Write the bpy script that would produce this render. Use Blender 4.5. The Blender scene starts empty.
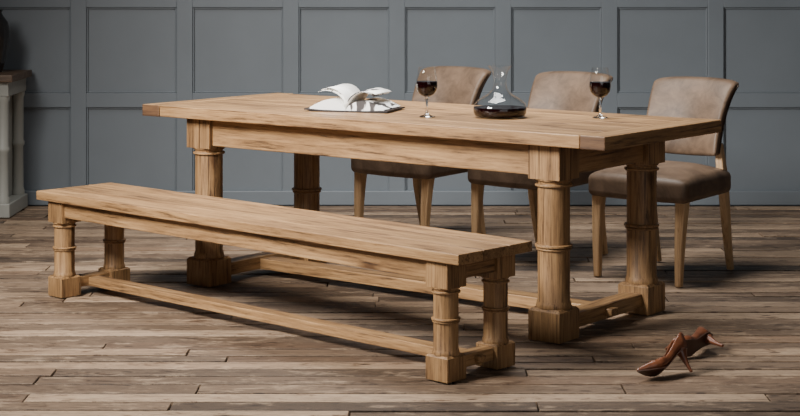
import bpy, bmesh, math, random
from mathutils import Vector, Matrix
random.seed(7)
S = bpy.context.scene
COL = S.collection
PI = math.pi
def lin(r, g, b):
    f = lambda c: (c/255/12.92) if c/255 <= .04045 else ((c/255+.055)/1.055)**2.4
    return (f(r), f(g), f(b), 1)

# ------------------------------------------------------------------ materials
class NT:
    def __init__(s, name):
        s.m = bpy.data.materials.new(name); s.m.use_nodes = True
        s.t = s.m.node_tree; s.b = s.t.nodes['Principled BSDF']
    def n(s, typ, **kw):
        nd = s.t.nodes.new(typ)
        for k, v in kw.items():
            if k.startswith('i_'): nd.inputs[k[2:].replace('_', ' ')].default_value = v
            else: setattr(nd, k, v)
        return nd
    def l(s, a, b): s.t.links.new(a, b)
    def math(s, op, a, b):
        nd = s.n('ShaderNodeMath', operation=op)
        for i, x in enumerate((a, b)):
            if isinstance(x, (int, float)): nd.inputs[i].default_value = x
            else: s.l(x, nd.inputs[i])
        return nd.outputs[0]
    def ramp(s, fac, stops):
        r = s.n('ShaderNodeValToRGB'); e = r.color_ramp.elements
        while len(e) < len(stops): e.new(.5)
        for el, (p, c) in zip(e, stops): el.position = p; el.color = c if len(c) == 4 else (*c, 1)
        s.l(fac, r.inputs[0]); return r.outputs[0]
    def mix(s, mode, fac, a, b):
        nd = s.n('ShaderNodeMix', data_type='RGBA', blend_type=mode)
        for sock, x in ((nd.inputs[0], fac), (nd.inputs[6], a), (nd.inputs[7], b)):
            if isinstance(x, (int, float, tuple)): sock.default_value = x
            else: s.l(x, sock)
        return nd.outputs[2]
    def noise(s, vec, scale, detail=6, rough=.6, dist=0):
        nd = s.n('ShaderNodeTexNoise'); nd.inputs['Scale'].default_value = scale
        nd.inputs['Detail'].default_value = detail; nd.inputs['Roughness'].default_value = rough
        nd.inputs['Distortion'].default_value = dist
        if vec is not None: s.l(vec, nd.inputs['Vector'])
        return nd.outputs[0]
    def mapped(s, vec, sc):
        mp = s.n('ShaderNodeMapping'); mp.inputs['Scale'].default_value = sc
        s.l(vec, mp.inputs['Vector']); return mp.outputs[0]
    def bump(s, h, strength, dist=.002):
        b = s.n('ShaderNodeBump'); b.inputs['Strength'].default_value = strength; b.inputs['Distance'].default_value = dist
        s.l(h, b.inputs['Height']); s.l(b.outputs[0], s.b.inputs['Normal'])
    def island_vec(s):
        tc = s.n('ShaderNodeTexCoord'); geo = s.n('ShaderNodeNewGeometry')
        r = geo.outputs['Random Per Island']
        cx = s.n('ShaderNodeCombineXYZ')
        for i, k in enumerate((7.3, 13.1, 5.7)): s.l(s.math('MULTIPLY', r, k), cx.inputs[i])
        ad = s.n('ShaderNodeVectorMath', operation='ADD')
        s.l(tc.outputs['Object'], ad.inputs[0]); s.l(cx.outputs[0], ad.inputs[1])
        return ad.outputs[0], r

def wood(name, axis, dark, mid, light, rough=.5, isl=.25, bump=.25, k=1.0, knots=True):
    t = NT(name); v, r = t.island_vec()
    s1 = [18*k]*3; s1[axis] = 1.1*k
    s2 = [60*k]*3; s2[axis] = 2.8*k
    n1 = t.noise(t.mapped(v, s1), 1.6, 7, .64, 1.0)
    n2 = t.noise(t.mapped(v, s2), 2.0, 7, .8, .15)
    f = t.math('ADD', t.math('MULTIPLY', n1, .4), t.math('MULTIPLY', n2, .6))
    c = t.ramp(f, [(.40, dark), (.47, mid), (.58, light)])
    val = t.math('ADD', t.math('MULTIPLY', r, isl), 1-isl*.55)
    cc = t.n('ShaderNodeCombineXYZ')
    for i in range(3): t.l(val, cc.inputs[i])
    c = t.mix('MULTIPLY', 1.0, c, cc.outputs[0])
    if knots:
        s3 = [7]*3; s3[axis] = 2.0
        wv = t.noise(v, 4, 4, .5)
        vo = t.n('ShaderNodeTexVoronoi'); vo.inputs['Scale'].default_value = 1
        ad = t.n('ShaderNodeVectorMath', operation='ADD'); cmb = t.n('ShaderNodeCombineXYZ')
        for i in range(3): t.l(t.math('MULTIPLY', wv, .4), cmb.inputs[i])
        t.l(t.mapped(v, s3), ad.inputs[0]); t.l(cmb.outputs[0], ad.inputs[1]); t.l(ad.outputs[0], vo.inputs['Vector'])
        kn = t.ramp(vo.outputs['Distance'], [(.0, (.14, .11, .09)), (.08, (.36, .3, .26)), (.15, (1, 1, 1))])
        c = t.mix('MULTIPLY', 1.0, c, kn)
        s4 = [5]*3; s4[axis] = .9
        wr = t.noise(t.mapped(v, s4), 1.8, 5, .6, .5)
        c = t.mix('MULTIPLY', 1.0, c, t.ramp(wr, [(.34, (.70, .67, .65)), (.52, (1, 1, 1)), (.7, (1.06, 1.07, 1.09))]))
        s5 = [48]*3; s5[axis] = 1.3      # drying cracks
        cr = t.noise(t.mapped(v, s5), 1.0, 3, .5, .3)
        c = t.mix('MULTIPLY', 1.0, c, t.ramp(cr, [(.31, (.33, .28, .24)), (.345, (1, 1, 1))]))
    t.l(c, t.b.inputs['Base Color'])
    t.b.inputs['Roughness'].default_value = rough
    t.bump(n2, bump)
    return t.m
OD, OM, OL = lin(66, 47, 30), lin(133, 100, 65), lin(163, 128, 87)
OAK = [wood('oak_grain_%s' % a, i, OD, OM, OL, .48, .3, .35) for i, a in enumerate('xyz')]
PD, PM, PL = lin(150, 116, 80), lin(182, 147, 107), lin(198, 165, 125)
PALE = wood('pale_oak', 2, PD, PM, PL, .45, .1, .1, 1, False)
OAKEND = wood('oak_end_grain', 0, lin(52, 36, 23), lin(82, 57, 37), lin(104, 75, 49), .6, .1, .2, 1, False)
DARKWOOD = wood('dark_stained_wood', 0, lin(50, 38, 28), lin(80, 63, 48), lin(104, 82, 63), .5, .2, .2, 1, False)

def floor_mat():
    t = NT('weathered_floor_boards'); v, r = t.island_vec()
    n1 = t.noise(t.mapped(v, (2.4, 38, 38)), 1.5, 7, .72, .3)
    n2 = t.noise(t.mapped(v, (12, 90, 90)), 1.6, 6, .8, .1)
    n3 = t.noise(t.mapped(v, (3.4, 9, 1)), 2.0, 8, .76, .3)
    base = t.ramp(r, [(0, lin(60, 48, 38)), (.16, lin(116, 97, 79)), (.30, lin(78, 63, 50)), (.46, lin(138, 117, 96)), (.6, lin(96, 78, 62)), (.74, lin(154, 133, 111)), (.88, lin(82, 65, 51)), (1, lin(128, 105, 84))])
    f = t.math('ADD', t.math('MULTIPLY', n1, .48), t.math('MULTIPLY', n2, .52))
    g = t.ramp(f, [(.38, (.30, .26, .22)), (.46, (.86, .83, .8)), (.59, (1.32, 1.28, 1.23))])
    c = t.mix('MULTIPLY', 1.0, base, g)
    p = t.ramp(n3, [(.53, (0, 0, 0)), (.60, (1, 1, 1))])
    pf = t.math('MULTIPLY', p, .42)
    c2 = t.mix('MIX', pf, c, t.mix('MULTIPLY', 1.0, lin(168, 148, 125), g))
    n4 = t.noise(t.mapped(v, (4, 10, 1)), 2.2, 8, .76, .4)
    dk = t.ramp(n4, [(.38, (.36, .29, .24)), (.46, (1, 1, 1))])
    c3 = t.mix('MULTIPLY', 1.0, c2, dk)
    vo = t.n('ShaderNodeTexVoronoi'); vo.inputs['Scale'].default_value = 1
    t.l(t.mapped(v, (5, 14, 1)), vo.inputs['Vector'])
    c3 = t.mix('MULTIPLY', 1.0, c3, t.ramp(vo.outputs['Distance'], [(0, (.06, .05, .04)), (.08, (.25, .2, .17)), (.12, (1, 1, 1))]))
    t.l(c3, t.b.inputs['Base Color'])
    t.b.inputs['Roughness'].default_value = .6
    t.bump(f, .6, .003)
    return t.m
def paint(name, col, rough=.5, var=.12):
    t = NT(name); tc = t.n('ShaderNodeTexCoord')
    n = t.noise(tc.outputs['Object'], 2.5, 5, .6)
    lo = tuple(x*(1-var) for x in col[:3]); hi = tuple(x*(1+var) for x in col[:3])
    t.l(t.ramp(n, [(.3, lo), (.7, hi)]), t.b.inputs['Base Color'])
    t.b.inputs['Roughness'].default_value = rough
    n2 = t.noise(tc.outputs['Object'], 60, 3, .6); t.bump(n2, .06)
    return t.m
def leather(name, a, b, rough=.45, spec=.5, sc=9):
    t = NT(name); tc = t.n('ShaderNodeTexCoord')
    n = t.noise(tc.outputs['Object'], sc, 7, .68, .5)
    t.l(t.ramp(n, [(.34, a), (.64, b)]), t.b.inputs['Base Color'])
    t.b.inputs['Roughness'].default_value = rough
    t.b.inputs['Specular IOR Level'].default_value = spec
    vo = t.n('ShaderNodeTexVoronoi'); vo.inputs['Scale'].default_value = 260
    t.l(tc.outputs['Object'], vo.inputs['Vector']); t.bump(vo.outputs['Distance'], .15, .001)
    return t.m
def plain(name, col, rough=.5, metal=0, **kw):
    t = NT(name); tc = t.n('ShaderNodeTexCoord')
    n = t.noise(tc.outputs['Object'], 20, 3)
    t.l(t.ramp(n, [(.2, tuple(x*.93 for x in col[:3])), (.8, tuple(x*1.05 for x in col[:3]))]), t.b.inputs['Base Color'])
    t.b.inputs['Roughness'].default_value = rough; t.b.inputs['Metallic'].default_value = metal
    for k, v in kw.items(): t.b.inputs[k.replace('_', ' ')].default_value = v
    return t.m
FLOOR = floor_mat()
GAP = plain('floor_gap_shadow', lin(14, 11, 8), .9)
WALL = paint('slate_grey_wall_paint', lin(103, 110, 116), .5, .06)
CABP = paint('pale_grey_cabinet_paint', lin(150, 150, 143), .5, .05)
LEATHER = leather('taupe_leather', lin(78, 62, 49), lin(108, 88, 71), .5, .35, 11)
SHOEL = leather('brown_shoe_leather', lin(88, 49, 31), lin(122, 73, 47), .32, .5, 20)
SOLE = plain('dark_shoe_sole', lin(62, 38, 26), .5)
STUD = plain('bronze_stud', lin(58, 45, 35), .4, .6)
VASEM = plain('dark_glaze', lin(38, 36, 36), .2)
COVER = plain('dark_book_board', lin(32, 22, 22), .6)
WINE = plain('dark_red_wine', (.005, .0002, .0004), .1)
WINE.node_tree.nodes['Principled BSDF'].inputs['Specular IOR Level'].default_value = .04
def glass():   # thin clear glass: edge-weighted reflection over a transparent body
    t = NT('clear_glass'); t.t.nodes.remove(t.b)
    tr = t.n('ShaderNodeBsdfTransparent'); tr.inputs[0].default_value = (.99, .995, .995, 1)
    gl = t.n('ShaderNodeBsdfGlossy'); gl.inputs['Roughness'].default_value = .04
    lw = t.n('ShaderNodeLayerWeight'); lw.inputs[0].default_value = .5
    fac = t.math('ADD', t.math('MULTIPLY', t.math('POWER', lw.outputs['Facing'], 4.2), .55), .03)
    mx = t.n('ShaderNodeMixShader')
    t.l(fac, mx.inputs[0]); t.l(tr.outputs[0], mx.inputs[1]); t.l(gl.outputs[0], mx.inputs[2])
    t.l(mx.outputs[0], t.t.nodes['Material Output'].inputs[0])
    return t.m
GLASS = glass()
SOLIDGLASS = plain('solid_clear_glass', (.98, .99, .99), 0.0)
SOLIDGLASS.node_tree.nodes['Principled BSDF'].inputs['Transmission Weight'].default_value = 1
def pages():   # white pages with patches of dark print
    t = NT('printed_pages'); tc = t.n('ShaderNodeTexCoord')
    n = t.noise(t.mapped(tc.outputs['Object'], (20, 11, 6)), 1.1, 3, .5)
    t.l(t.ramp(n, [(.54, lin(248, 247, 243)), (.57, lin(64, 60, 60))]), t.b.inputs['Base Color'])
    t.b.inputs['Roughness'].default_value = .6
    return t.m
PAGES = pages()
PAPER = plain('white_paper', lin(248, 246, 240), .7)

# ------------------------------------------------------------------ mesh helpers
def box(bm, x0, x1, y0, y1, z0, z1, mi=0):
    vs = [bm.verts.new((x, y, z)) for z in (z0, z1) for x, y in ((x0, y0), (x1, y0), (x1, y1), (x0, y1))]
    fs = [(3, 2, 1, 0), (4, 5, 6, 7), (0, 1, 5, 4), (1, 2, 6, 5), (2, 3, 7, 6), (3, 0, 4, 7)]
    for f in fs:
        fc = bm.faces.new([vs[i] for i in f]); fc.material_index = mi
    return vs
def lathe(bm, prof, cx=0, cy=0, segs=40, closed=False):
    rings = []
    for r, z in prof:
        if r < 1e-6: rings.append([bm.verts.new((cx, cy, z))])
        else: rings.append([bm.verts.new((cx+r*math.cos(2*PI*i/segs), cy+r*math.sin(2*PI*i/segs), z)) for i in range(segs)])
    prs = list(zip(rings, rings[1:]))
    if closed: prs.append((rings[-1], rings[0]))
    for a, b in prs:
        for i in range(segs):
            j = (i+1) % segs
            if len(a) == 1 and len(b) == 1: continue
            if len(a) == 1: bm.faces.new((a[0], b[j], b[i]))
            elif len(b) == 1: bm.faces.new((a[i], a[j], b[0]))
            else: bm.faces.new((a[i], a[j], b[j], b[i]))
    if not closed:
        if len(rings[0]) > 1: bm.faces.new(rings[0][::-1])
        if len(rings[-1]) > 1: bm.faces.new(rings[-1])
def sweep(bm, pts, sizes):
    rings = []
    for (x, y, z), (sx, sy) in zip(pts, sizes):
        rings.append([bm.verts.new((x+a*sx/2, y+b*sy/2, z)) for a, b in ((-1, -1), (1, -1), (1, 1), (-1, 1))])
    for a, b in zip(rings, rings[1:]):
        for i in range(4): bm.faces.new((a[i], a[(i+1) % 4], b[(i+1) % 4], b[i]))
    bm.faces.new(rings[0][::-1]); bm.faces.new(rings[-1])
def link(name, bm, mats, parent=None, bevel=0, segs=2, smooth=False, angle=35, sub=0):
    bmesh.ops.recalc_face_normals(bm, faces=bm.faces[:])
    me = bpy.data.meshes.new(name); bm.to_mesh(me); bm.free()
    for m in (mats if isinstance(mats, (list, tuple)) else [mats]): me.materials.append(m)
    if smooth:
        for p in me.polygons: p.use_smooth = True
        me.set_sharp_from_angle(angle=math.radians(angle))
    o = bpy.data.objects.new(name, me); COL.objects.link(o)
    if parent: o.parent = parent
    if bevel:
        md = o.modifiers.new('bevel', 'BEVEL'); md.width = bevel; md.segments = segs
        md.limit_method = 'ANGLE'; md.angle_limit = math.radians(40)
        md.harden_normals = False
    if sub:
        md = o.modifiers.new('sub', 'SUBSURF'); md.levels = sub; md.render_levels = sub
    return o
def B(): return bmesh.new()
def thing(name, label, cat, loc, rz=0, group=None):
    o = bpy.data.objects.new(name, None); COL.objects.link(o); o.empty_display_size = .1
    o.location = loc; o.rotation_euler = (0, 0, rz); o['label'] = label; o['category'] = cat
    if group: o['group'] = group
    return o
def structure(o): o['kind'] = 'structure'; return o

# ------------------------------------------------------------------ camera
F, V0, H = 1693.9, -30.88, 1.3638
cam = bpy.data.cameras.new('camera'); co = bpy.data.objects.new('camera', cam); COL.objects.link(co)
co.location = (0, 0, H); co.rotation_euler = (PI/2, 0, 0)
cam.sensor_width = 36; cam.lens = F/800*36; cam.shift_y = (V0-208)/800
S.camera = co

# ------------------------------------------------------------------ room
WY = 9.8
bm = B()
box(bm, -5, 5, .5, WY+.1, -.08, -.026, 1)
y = .5
while y < WY:
    w = random.uniform(.085, .13); y1 = min(y+w, WY+.02)
    x = -5 - random.uniform(0, 2.5)
    while x < 5:
        L = random.uniform(1.1, 2.8)
        dz = -random.uniform(0, .005)
        g0, g1 = random.uniform(.0025, .0075), random.uniform(.0025, .0075)
        vs = box(bm, x+.003, x+L-.003, y+g0, y1-g1, -.025, dz)
        for v in vs:
            if v.co.z > -.01: v.co.z += random.uniform(-.004, 0)
        x += L
    y = y1
structure(link('floor', bm, [FLOOR, GAP], None, .0012, 1))

bm = B(); box(bm, -5, 5, WY, WY+.1, -.08, 2.9)
structure(link('wall_back', bm, WALL))
P, X0, SW = .6133, -.017, .092
bm = B(); T = .022
for k in range(-7, 8):
    cx = X0+k*P; box(bm, cx-SW/2, cx+SW/2, WY-T, WY, .07, 2.7)
for z0, z1 in ((.565, .648), (1.142, 1.225), (1.72, 1.80), (2.6, 2.7)):
    for k in range(-7, 7):
        a = X0+k*P+SW/2; b = X0+(k+1)*P-SW/2
        box(bm, a-.001, b+.001, WY-T+.0005, WY, z0, z1)
zs = [(.07, .565), (.648, 1.142), (1.225, 1.72), (1.80, 2.6)]
for k in range(-7, 7):
    a = X0+k*P+SW/2; b = X0+(k+1)*P-SW/2
    for z0, z1 in zs:
        m = .009; d = .012
        box(bm, a, a+m, WY-d, WY, z0, z1); box(bm, b-m, b, WY-d, WY, z0, z1)
        box(bm, a+m, b-m, WY-d, WY, z0, z0+m); box(bm, a+m, b-m, WY-d, WY, z1-m, z1)
structure(link('trim_1', bm, WALL, None, .003, 2))
bm = B(); box(bm, -5, 5, WY-.03, WY-.0005, 0, .085)
structure(link('baseboard_back', bm, WALL, None, .006, 2))

# ------------------------------------------------------------------ table and bench
def turned_leg(s, ztop, zblock, zring, zpl, r):
    bm = B(); h = s/2; c = s*.07
    pr = [(h*.98, 0), (h, .004), (h, zpl-c), (h-c, zpl)]
    rings = [[bm.verts.new((a*q, b*q, z)) for a, b in ((-1, -1), (1, -1), (1, 1), (-1, 1))] for q, z in pr]
    for a, b in zip(rings, rings[1:]):
        for i in range(4): bm.faces.new((a[i], a[(i+1) % 4], b[(i+1) % 4], b[i]))
    bm.faces.new(rings[0][::-1]); bm.faces.new(rings[-1])
    R = h*.97; z = zpl-.001; q = r*.94; e = s/.136
    def band(zc, hh, rr): return [(q, zc-hh-.001), (rr-.002*e, zc-hh), (rr, zc-hh*.6), (rr, zc+hh*.6), (rr-.002*e, zc+hh), (q, zc+hh+.001)]
    prof = [(R*.98, z), (R, z+.05*s), (R*.97, z+.11*s), (q+.004*e, z+.13*s), (q, z+.2*s)]
    prof += band(zring-.075*s, .026*s, r*1.04) + band(zring+.01*s, .036*s, r*1.1)
    prof += [(q, (zring+zblock)/2)] + band(zblock-.17*s, .034*s, r*1.09)
    prof += [(q*1.02, zblock-.07*s), (r*1.07, zblock-.04*s), (r*1.07, zblock+.001)]
    lathe(bm, prof, segs=48)
    box(bm, -h, h, -h, h, zblock, ztop)
    return bm
def leg_set(parent, lx, ly, s, *a):
    first = None
    for sx in (-1, 1):
        for sy in (-1, 1):
            if first is None:
                first = o = link('leg', turned_leg(s, *a), OAK[2], parent, s*.014, 2, True, 30)
            else:
                o = first.copy(); COL.objects.link(o); o.parent = parent
            o.location = (sx*lx/2, sy*ly/2, 0); o.rotation_euler = (0, 0, 0 if sx*sy > 0 else PI/2)

TY = -.6653; TL, TW, TH, TT = 2.358, .88, .77, .048
lx, ly, ls = 1.775, .642, .136
tab = thing('dining_table', 'long oak refectory dining table with turned column legs, set with wine and a book', 'table', (.0678, 7.0541, 0), TY)
bm = B(); eb = .105; ws = [.17, .19, .16, .19, .17]; y = -TW/2
for w in ws:
    box(bm, -TL/2+eb+.0025, TL/2-eb-.0025, y+.0016, y+w-.0016, TH-TT, TH); y += w
link('tabletop', bm, OAK[0], tab, .003, 2)
for sx in (-1, 1):
    bm = B(); a, b = sorted((sx*(TL/2-eb), sx*TL/2))
    box(bm, a, b, -TW/2-.001, TW/2+.001, TH-TT-.001, TH+.001)
    bm.normal_update()
    for f in bm.faces:
        if abs(f.normal.y) > .9: f.material_index = 1
    link('end_board', bm, [OAK[1], OAKEND], tab, .004, 2)
leg_set(tab, lx, ly, ls, TH-TT, .592, .344, .118, .0635)
for sy in (-1, 1):
    bm = B(); yc = sy*(ly/2+.035)
    box(bm, -lx/2+ls/2, lx/2-ls/2, yc-.014, yc+.014, .604, TH-TT)
    o = link('apron', bm, OAK[0], tab, .004, 2)
for sx in (-1, 1):
    bm = B(); xc = sx*(lx/2+.035)
    box(bm, xc-.014, xc+.014, -ly/2+ls/2, ly/2-ls/2, .604, TH-TT)
    link('apron', bm, OAK[1], tab, .004, 2)
def stretchers(parent, lx, ly, s, z0, z1, w, tail):
    for sx in (-1, 1):
        bm = B(); box(bm, sx*lx/2-w/2, sx*lx/2+w/2, -ly/2+s/2-.002, ly/2-s/2+.002, z0, z1)
        link('end_stretcher', bm, OAK[1], parent, .003, 2)
    bm = B(); q = (z1-z0)*.12
    box(bm, -lx/2+w/2, lx/2-w/2, -w*.5, w*.5, z0, z1-q)
    for sx in (-1, 1):
        a, b = sorted((sx*(lx/2+w/2), sx*(lx/2+w/2+tail)))
        box(bm, a, b, -w*.32, w*.32, z0+q*2, z1-q*2)
    link('long_stretcher', bm, OAK[0], parent, .003, 2)
stretchers(tab, lx, ly, ls, .028, .082, .08, .03)

BL, BW, BH, BT = 2.343, .39, .4327, .036
bx_, by_, bs = 2.122, .2586, .096
ben = thing('bench', 'long low oak bench with turned column legs in front of the table', 'bench', (-.5369, 6.458, 0), -.7477)
bm = B()
y = -BW/2
for w in (.13, .135, .125):
    box(bm, -BL/2, BL/2, y+.0012, y+w-.0012, BH-BT, BH); y += w
link('bench_top', bm, OAK[0], ben, .003, 2)
leg_set(ben, bx_, by_, bs, BH-BT, .308, .2, .084, .0448)
for sy in (-1, 1):
    bm = B(); yc = sy*(by_/2+.026)
    box(bm, -bx_/2+bs/2, bx_/2-bs/2, yc-.011, yc+.011, .331, BH-BT)
    link('apron', bm, OAK[0], ben, .003, 2)
for sx in (-1, 1):
    bm = B(); xc = sx*(bx_/2+.026)
    box(bm, xc-.011, xc+.011, -by_/2+bs/2, by_/2-bs/2, .331, BH-BT)
    link('apron', bm, OAK[1], ben, .003, 2)
stretchers(ben, bx_, by_, bs, .03, .072, .06, .02)

# ------------------------------------------------------------------ chairs
def make_chair():
    t = thing('dining_chair', '', 'chair', (0, 0, 0), 0, 'leather dining chairs behind the table')
    bm = B(); nx, ny = 16, 14; z0, z1 = .358, .458
    def P_(i, j, z, top):
        u = i/nx*2-1; v = j/ny*2-1
        w = .25-.03*(v+1)/2
        yy = v*.245-.015 - (.03*(1-u*u) if v < 0 else 0)*(-v)
        zz = z + (.042*(1-abs(u)**3)*(1-abs(v)**3) if top else 0)
        return bm.verts.new((u*w, yy, zz))
    top = [[P_(i, j, z1, True) for j in range(ny+1)] for i in range(nx+1)]
    bot = [[P_(i, j, z0, False) for j in range(ny+1)] for i in range(nx+1)]
    for i in range(nx):
        for j in range(ny):
            bm.faces.new((top[i][j], top[i+1][j], top[i+1][j+1], top[i][j+1]))
            bm.faces.new((bot[i][j], bot[i][j+1], bot[i+1][j+1], bot[i+1][j]))
    for i in range(nx):
        bm.faces.new((top[i][0], bot[i][0], bot[i+1][0], top[i+1][0])); bm.faces.new((top[i][ny], top[i+1][ny], bot[i+1][ny], bot[i][ny]))
    for j in range(ny):
        bm.faces.new((top[0][j], top[0][j+1], bot[0][j+1], bot[0][j])); bm.faces.new((top[nx][j], bot[nx][j], bot[nx][j+1], top[nx][j+1]))
    link('seat', bm, LEATHER, t, .034, 6, True, 80)
    bm = B(); nu, nv = 20, 14
    def Q(u, v, off):
        w = .186+.010*v+.015*v**3
        yy = .208+.079*v+.035*v**3-.06*u*u*(1-.7*v**3)+off
        zz = .528+.329*v+.008*(1-u*u)*v-.012*(1-u*u)*(1-v) - .014*abs(u)**7*v**6
        return (u*w, yy, zz)
    def puff(u, v): return .024*(1-u**4)*(1-(2*v-1)**4)
    fr = [[bm.verts.new(Q(i/nu*2-1, j/nv, -.030-puff(i/nu*2-1, j/nv))) for j in range(nv+1)] for i in range(nu+1)]
    bk = [[bm.verts.new(Q(i/nu*2-1, j/nv, .030)) for j in range(nv+1)] for i in range(nu+1)]
    for i in range(nu):
        for j in range(nv):
            bm.faces.new((fr[i][j], fr[i+1][j], fr[i+1][j+1], fr[i][j+1])); bm.faces.new((bk[i][j], bk[i][j+1], bk[i+1][j+1], bk[i+1][j]))
    for i in range(nu):
        bm.faces.new((fr[i][0], bk[i][0], bk[i+1][0], fr[i+1][0])); bm.faces.new((fr[i][nv], fr[i+1][nv], bk[i+1][nv], bk[i][nv]))
    for j in range(nv):
        bm.faces.new((fr[0][j], fr[0][j+1], bk[0][j+1], bk[0][j])); bm.faces.new((fr[nu][j], bk[nu][j], bk[nu][j+1], fr[nu][j+1]))
    back = link('backrest', bm, LEATHER, t, .015, 4, True, 80)
    for s in (-1, 1):
        bm = B(); a = []
        for k in range(25):
            p = Q(s, .03+.94*k/24, .010)
            a.append([bm.verts.new((p[0]+s*.0012, p[1]+d, p[2])) for d in (-.004, .004)])
        for p, q in zip(a, a[1:]): bm.faces.new((p[0], q[0], q[1], p[1]))
        o = link('nailhead_trim', bm, STUD, back)
        md = o.modifiers.new('thick', 'SOLIDIFY'); md.thickness = .004; md.offset = 0
    for s in (-1, 1):
        bm = B()
        pts, sz = [], []
        for k in range(9):
            q = k/8; z = .364*(1-q)
            bow = .012*math.sin(q*PI)
            pts.append((s*(.208-.006*q), -.218-bow+(-.022)*q**2, z)); sz.append((.05-.021*q**.8, .05-.021*q**.8))
        sweep(bm, pts[::-1], sz[::-1])
        link('front_leg', bm, PALE, t, .006, 3, True, 60)
        bm = B()
        pts = [(s*.185, .275, 0), (s*.186, .247, .12), (s*.188, .222, .25), (s*.186, .207, .37), (s*.180, .200, .46), (s*.174, .192, .54), (s*.17, .194, .58)]
        sz = [(.026, .03), (.03, .034), (.034, .04), (.036, .046), (.036, .044), (.034, .032), (.03, .026)]
        sweep(bm, pts, sz)
        link('rear_leg', bm, PALE, t, .005, 3, True, 60)
    return t
def copy_thing(o):
    c = o.copy(); COL.objects.link(c)
    for ch in list(o.children):
        d = ch.copy(); COL.objects.link(d); d.parent = c
        for g in list(ch.children):
            e = g.copy(); COL.objects.link(e); e.parent = d
    return c
ch0 = make_chair()
for i, (x, y, lab) in enumerate([
        (1.184, 7.58, 'taupe leather dining chair nearest the right edge, its whole seat and front legs in view'),
        (.664, 8.0, 'taupe leather dining chair behind the table, middle of three, right of the decanter'),
        (.104, 8.43, 'taupe leather dining chair leftmost of three, behind the glass beside the open book')]):
    o = ch0 if i == 0 else copy_thing(ch0)
    o.location = (x, y, 0); o.rotation_euler = (0, 0, -.66); o['label'] = lab

# ------------------------------------------------------------------ things on the table
def make_glass():
    t = thing('wine_glass', '', 'wine glass', (0, 0, 0), 0, 'glasses of red wine')
    bm = B()
    lathe(bm, [(0, 0), (.030, 0), (.0315, .002), (.026, .0045), (.012, .009), (.0055, .015), (.0045, .04), (.005, .068), (.0105, .0775), (0, .079)], segs=32)
    link('stem', bm, SOLIDGLASS, t, smooth=True, angle=60)
    out = [(0, .0793), (.012, .0795), (.028, .088), (.0395, .104), (.0435, .125), (.0422, .148), (.037, .175), (.032, .2)]
    inn = [(.0310, .2004), (.0360, .175), (.0412, .148), (.0425, .125), (.0387, .105), (.027, .0902), (.0115, .082), (0, .0812)]
    bm = B(); lathe(bm, out+inn, segs=40)
    link('bowl', bm, GLASS, t, smooth=True, angle=70)
    bm = B(); lathe(bm, [(0, .0815), (.0113, .0825), (.0268, .0906), (.0385, .1053), (.0423, .125), (.0413, .143), (0, .143)], segs=40)
    link('wine', bm, WINE, t, smooth=True, angle=50)
    return t
g0 = make_glass()
g0.location = (.108, 6.80, TH+.0005); g0['label'] = 'stemmed glass of red wine between the open book and the decanter'
g1 = copy_thing(g0); g1.location = (.798, 6.757, TH+.0005); g1['label'] = 'stemmed glass of red wine nearest the right end of the table'

dec = thing('decanter', 'wide-bottomed clear glass decanter holding dark red wine on the table', 'decanter', (.40, 6.78, TH+.0005))
out = [(0, .004), (.06, .002), (.088, 0), (.1, .006), (.107, .02), (.108, .037), (.102, .055), (.087, .071), (.063, .085), (.043, .098), (.031, .113), (.026, .132), (.026, .157), (.033, .185), (.050, .207)]
inn = [(.0485, .2078), (.0315, .185), (.0245, .157), (.0245, .132), (.0295, .1125), (.0415, .097), (.0615, .0835), (.0855, .0695), (.1005, .0535), (.1063, .036), (.1052, .02), (.0985, .008), (.088, .0035), (0, .0055)]
bm = B(); lathe(bm, out+inn, segs=56); link('flask', bm, GLASS, dec, smooth=True, angle=70)
bm = B(); lathe(bm, [(0, .006), (.088, .0042), (.098, .0085), (.1047, .02), (.1058, .035), (.105, .041), (0, .041)], segs=56)
link('wine', bm, WINE, dec, smooth=True, angle=50)

bk = thing('open_book', 'open book with white arched pages, dark print and a dark cover on the table', 'book', (-.19, 7.13, TH+.0005), -.32)
D = .108
bm = B()
cp = [(-.184, .006), (-.10, .001), (-.02, .0), (.02, .0), (.10, .001), (.184, .004)]
ring = cp+[(x, z+.006) for x, z in cp[::-1]]
a = [bm.verts.new((x, -D-.008, z)) for x, z in ring]; b = [bm.verts.new((x, D+.008, z)) for x, z in ring]
n = len(ring)
for i in range(n): bm.faces.new((a[i], a[(i+1) % n], b[(i+1) % n], b[i]))
for i in range(5):
    bm.faces.new((a[i], a[i+1], a[n-2-i], a[n-1-i])); bm.faces.new((b[i], b[n-1-i], b[n-2-i], b[i+1]))
link('cover', bm, COVER, bk)
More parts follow.
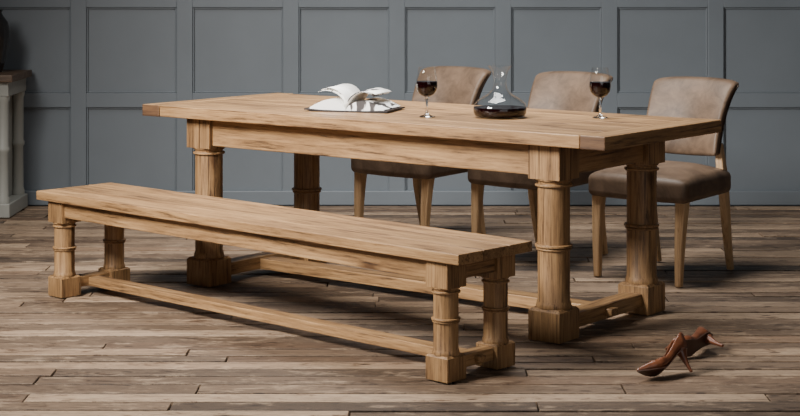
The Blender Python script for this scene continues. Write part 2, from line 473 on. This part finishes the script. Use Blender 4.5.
# arched page blocks: each side rises from the gutter, arches over and falls to its fore edge
for s, h in ((-1, .050), (1, .044)):
    bm = B(); tp = []
    for k in range(21):
        q = k/20; x = .002+.164*q
        tp.append((s*x, .014+h*(math.sin(PI*min(1, q*1.02))**.75)*(1-.55*q)))
    prof = [(s*.002, .0065), (s*.02, .0065), (s*.10, .0074), (s*.166, .0110)] + tp[::-1]
    a = [bm.verts.new((x, -D, z)) for x, z in prof]; b = [bm.verts.new((x, D, z)) for x, z in prof]
    n = len(prof)
    for i in range(n): bm.faces.new((a[i], a[(i+1) % n], b[(i+1) % n], b[i]))
    bm.faces.new(a); bm.faces.new(b[::-1])
    link('page_block', bm, PAGES, bk, smooth=True, angle=40)
for ang, s, cv, sk, pm in ((66, 1, .105, -.01, 0), (78, 1, .115, .0, 1), (86, -1, .10, .0, 0), (74, -1, .098, .02, 1)):
    bm = B(); x, z = 0, .024; th = math.radians(ang); prof = [(x, z)]
    for k in range(14):
        x += math.cos(th)*.0112; z += math.sin(th)*.0112; th -= math.radians(ang*cv); prof.append((s*x, z))
    a = [bm.verts.new((px*(1+sk), -D+.001, .024+(pz-.024)*(1-sk*4))) for px, pz in prof]
    b = [bm.verts.new((px*(.98-sk), D-.001, .024+(pz-.024)*(1.05+sk*4))) for px, pz in prof]
    for i in range(len(prof)-1): bm.faces.new((a[i], a[i+1], b[i+1], b[i]))
    o = link('leaf', bm, PAGES if pm else PAPER, bk, smooth=True, angle=80)
    md = o.modifiers.new('thick', 'SOLIDIFY'); md.thickness = .0008

# ------------------------------------------------------------------ shoes
def make_shoe():
    t = thing('high_heel_shoe', '', 'shoe', (0, 0, 0), 0, 'pair of brown high-heeled shoes')
    L = .235
    def hs(q):
        if q > .66: return .004+.010*((q-.66)/.34)**2
        k = 1-q/.66; return .004+.078*(k*k*(3-2*k))
    def interp(pts, q, sm):
        for (a, va), (b, vb) in zip(pts, pts[1:]):
            if q <= b:
                k = (q-a)/(b-a)
                if sm: k = k*k*(3-2*k)
                return va+(vb-va)*k
        return pts[-1][1]
    def hw(q): return interp([(0, .018), (.08, .029), (.25, .027), (.42, .026), (.60, .037), (.72, .036), (.86, .022), (.95, .010), (1, .003)], q, q < .65)
    def ht(q): return interp([(0, .060), (.1, .058), (.3, .040), (.5, .032), (.62, .040), (.75, .037), (.9, .021), (1, .007)], q, False)
    n, m = 36, 20
    bm = B(); rings = []
    for i in range(n+1):
        q = i/n
        op = 1.15 if q < .58 else max(0, 1.15*(1-((q-.58)/.12)))
        if q < .03: op = 1.0
        ring = []
        for j in range(m+1):
            ph = op+(2*PI-2*op)*j/m
            c, s_ = math.cos(ph), math.sin(ph)
            y = hw(q)*math.copysign(abs(s_)**.8, s_); hh = ht(q)
            z = hs(q)+hh*(.5+.5*math.copysign(abs(c)**.7, c))
            if op > .3: z = hs(q)+hh*((.5+.5*math.copysign(abs(c)**.7, c))/(.5+.5*max(.02, math.cos(op))**.7))
            ring.append(bm.verts.new((L*q, y, z)))
        rings.append(ring)
    for a, b in zip(rings, rings[1:]):
        for j in range(m): bm.faces.new((a[j], a[j+1], b[j+1], b[j]))
    bm.faces.new(rings[0]); bm.faces.new(rings[-1][::-1])
    o = link('upper', bm, SHOEL, t, smooth=True, angle=60)
    md = o.modifiers.new('thick', 'SOLIDIFY'); md.thickness = .0022; md.offset = -1
    bm = B(); top, bot = [], []
    for i in range(n+1):
        q = i/n; w = hw(q)*.86
        top.append([bm.verts.new((L*q, s*w, hs(q)+.0015)) for s in (-1, 1)]); bot.append([bm.verts.new((L*q, s*w, hs(q)-.003)) for s in (-1, 1)])
    for i in range(n):
        bm.faces.new((top[i][0], top[i+1][0], top[i+1][1], top[i][1])); bm.faces.new((bot[i][0], bot[i][1], bot[i+1][1], bot[i+1][0]))
        for s in (0, 1): bm.faces.new((top[i][s], bot[i][s], bot[i+1][s], top[i+1][s]))
    bm.faces.new(top[0]+bot[0][::-1]); bm.faces.new(top[-1]+bot[-1][::-1])
    link('sole', bm, SOLE, t)
    bm = B(); rr = []
    for k in range(9):
        q = k/8; z = .083*(1-q)-.006*q; r = .018*(1-q)**1.8+.0056
        cx = .022-.010*q+.004*math.sin(q*PI)
        rr.append([bm.verts.new((cx+r*math.cos(2*PI*i/16), r*.95*math.sin(2*PI*i/16), z)) for i in range(16)])
    for a, b in zip(rr, rr[1:]):
        for i in range(16): bm.faces.new((a[i], a[(i+1) % 16], b[(i+1) % 16], b[i]))
    bm.faces.new(rr[0][::-1]); bm.faces.new(rr[-1])
    link('heel', bm, SHOEL, t, smooth=True, angle=60)
    return t
s0 = make_shoe(); s1 = copy_thing(s0)
def lie(o, xd, zd, loc, sc):
    xd = Vector(xd).normalized(); zd = Vector(zd).normalized(); yd = zd.cross(xd).normalized(); zd = xd.cross(yd)
    o.rotation_euler = Matrix((xd, yd, zd)).transposed().to_euler(); o.location = loc; o.scale = (sc,)*3
lie(s0, (-.91, -.42, .03), (-.24, .58, .78), (.988, 5.70, .015), .93)
s0['label'] = 'brown high-heeled shoe tipped back against the other, nearer the viewer, toe pointing left'
lie(s1, (-.92, -.38, 0), (-.38, .92, .12), (1.145, 5.975, .038), .98)
s1['label'] = 'brown high-heeled shoe lying on its side behind the other, slim heel pointing right'

# ------------------------------------------------------------------ cabinet
CX = -2.14
cab = thing('cabinet', 'pale grey painted sideboard with dark wooden top and turned corner columns', 'cabinet', (-2.6, 9.51, 0))
def cbox(name, x0, x1, y0, y1, z0, z1, m, bv=.004):
    bm = B(); box(bm, x0+2.6, x1+2.6, y0-9.51, y1-9.51, z0, z1); return link(name, bm, m, cab, bv, 2)
cbox('plinth', -3.06, CX, 9.28, 9.74, 0, .075, CABP)
cbox('body', -3.02, CX-.075, 9.35, 9.735, .075, .70, CABP)
cbox('frieze', -3.05, CX-.008, 9.29, 9.735, .665, .745, CABP)
cbox('top', -3.09, CX+.022, 9.25, 9.755, .745, .785, DARKWOOD, .006)
for yy in (9.325, 9.695):
    bm = B(); prof = [(.036, .075), (.036, .1), (.03, .115), (.029, .35), (.036, .362), (.036, .378), (.03, .39), (.031, .63), (.037, .645), (.037, .665)]
    lathe(bm, prof, segs=32)
    o = link('column', bm, CABP, cab, smooth=True, angle=40); o.location = (CX-.045+2.6, yy-9.51, 0)
bm = B()
lathe(bm, [(0, 0), (.05, 0), (.055, .01), (.075, .08), (.095, .18), (.097, .23), (.085, .28), (.06, .315), (.05, .335), (.057, .35), (.05, .35), (.042, .335), (.04, .3), (0, .3)], segs=40)
o = link('vase', bm, VASEM, None, smooth=True, angle=50); o.location = (-2.285, 9.5, .7855)
o['label'] = 'dark rounded vase standing on the pale grey cabinet at the left edge'; o['category'] = 'vase'

# ------------------------------------------------------------------ lights
def area(name, loc, tgt, size, power, col=(1, 1, 1), spread=180):
    l = bpy.data.lights.new(name, 'AREA'); l.shape = 'RECTANGLE'; l.size, l.size_y = size; l.energy = power; l.color = col
    l.spread = math.radians(spread)
    o = bpy.data.objects.new(name, l); COL.objects.link(o); o.location = loc
    o.rotation_euler = (Vector(tgt)-Vector(loc)).to_track_quat('-Z', 'Y').to_euler()
area('key_softbox', (-2.5, 4.6, 2.9), (.1, 7.2, .45), (1.4, 1.4), 126, (1, .965, .92), 86)
area('top_softbox', (-.1, 7.4, 3.7), (0, 7.5, 0), (1.7, 1.7), 71, (1, .98, .95), 92)
area('fill_softbox', (1.6, 1.5, 1.5), (.3, 7, .3), (3.2, 2), 23)
w = bpy.data.worlds.new('world'); S.world = w; w.use_nodes = True
w.node_tree.nodes['Background'].inputs[0].default_value = (.6, .6, .61, 1)
w.node_tree.nodes['Background'].inputs[1].default_value = .072
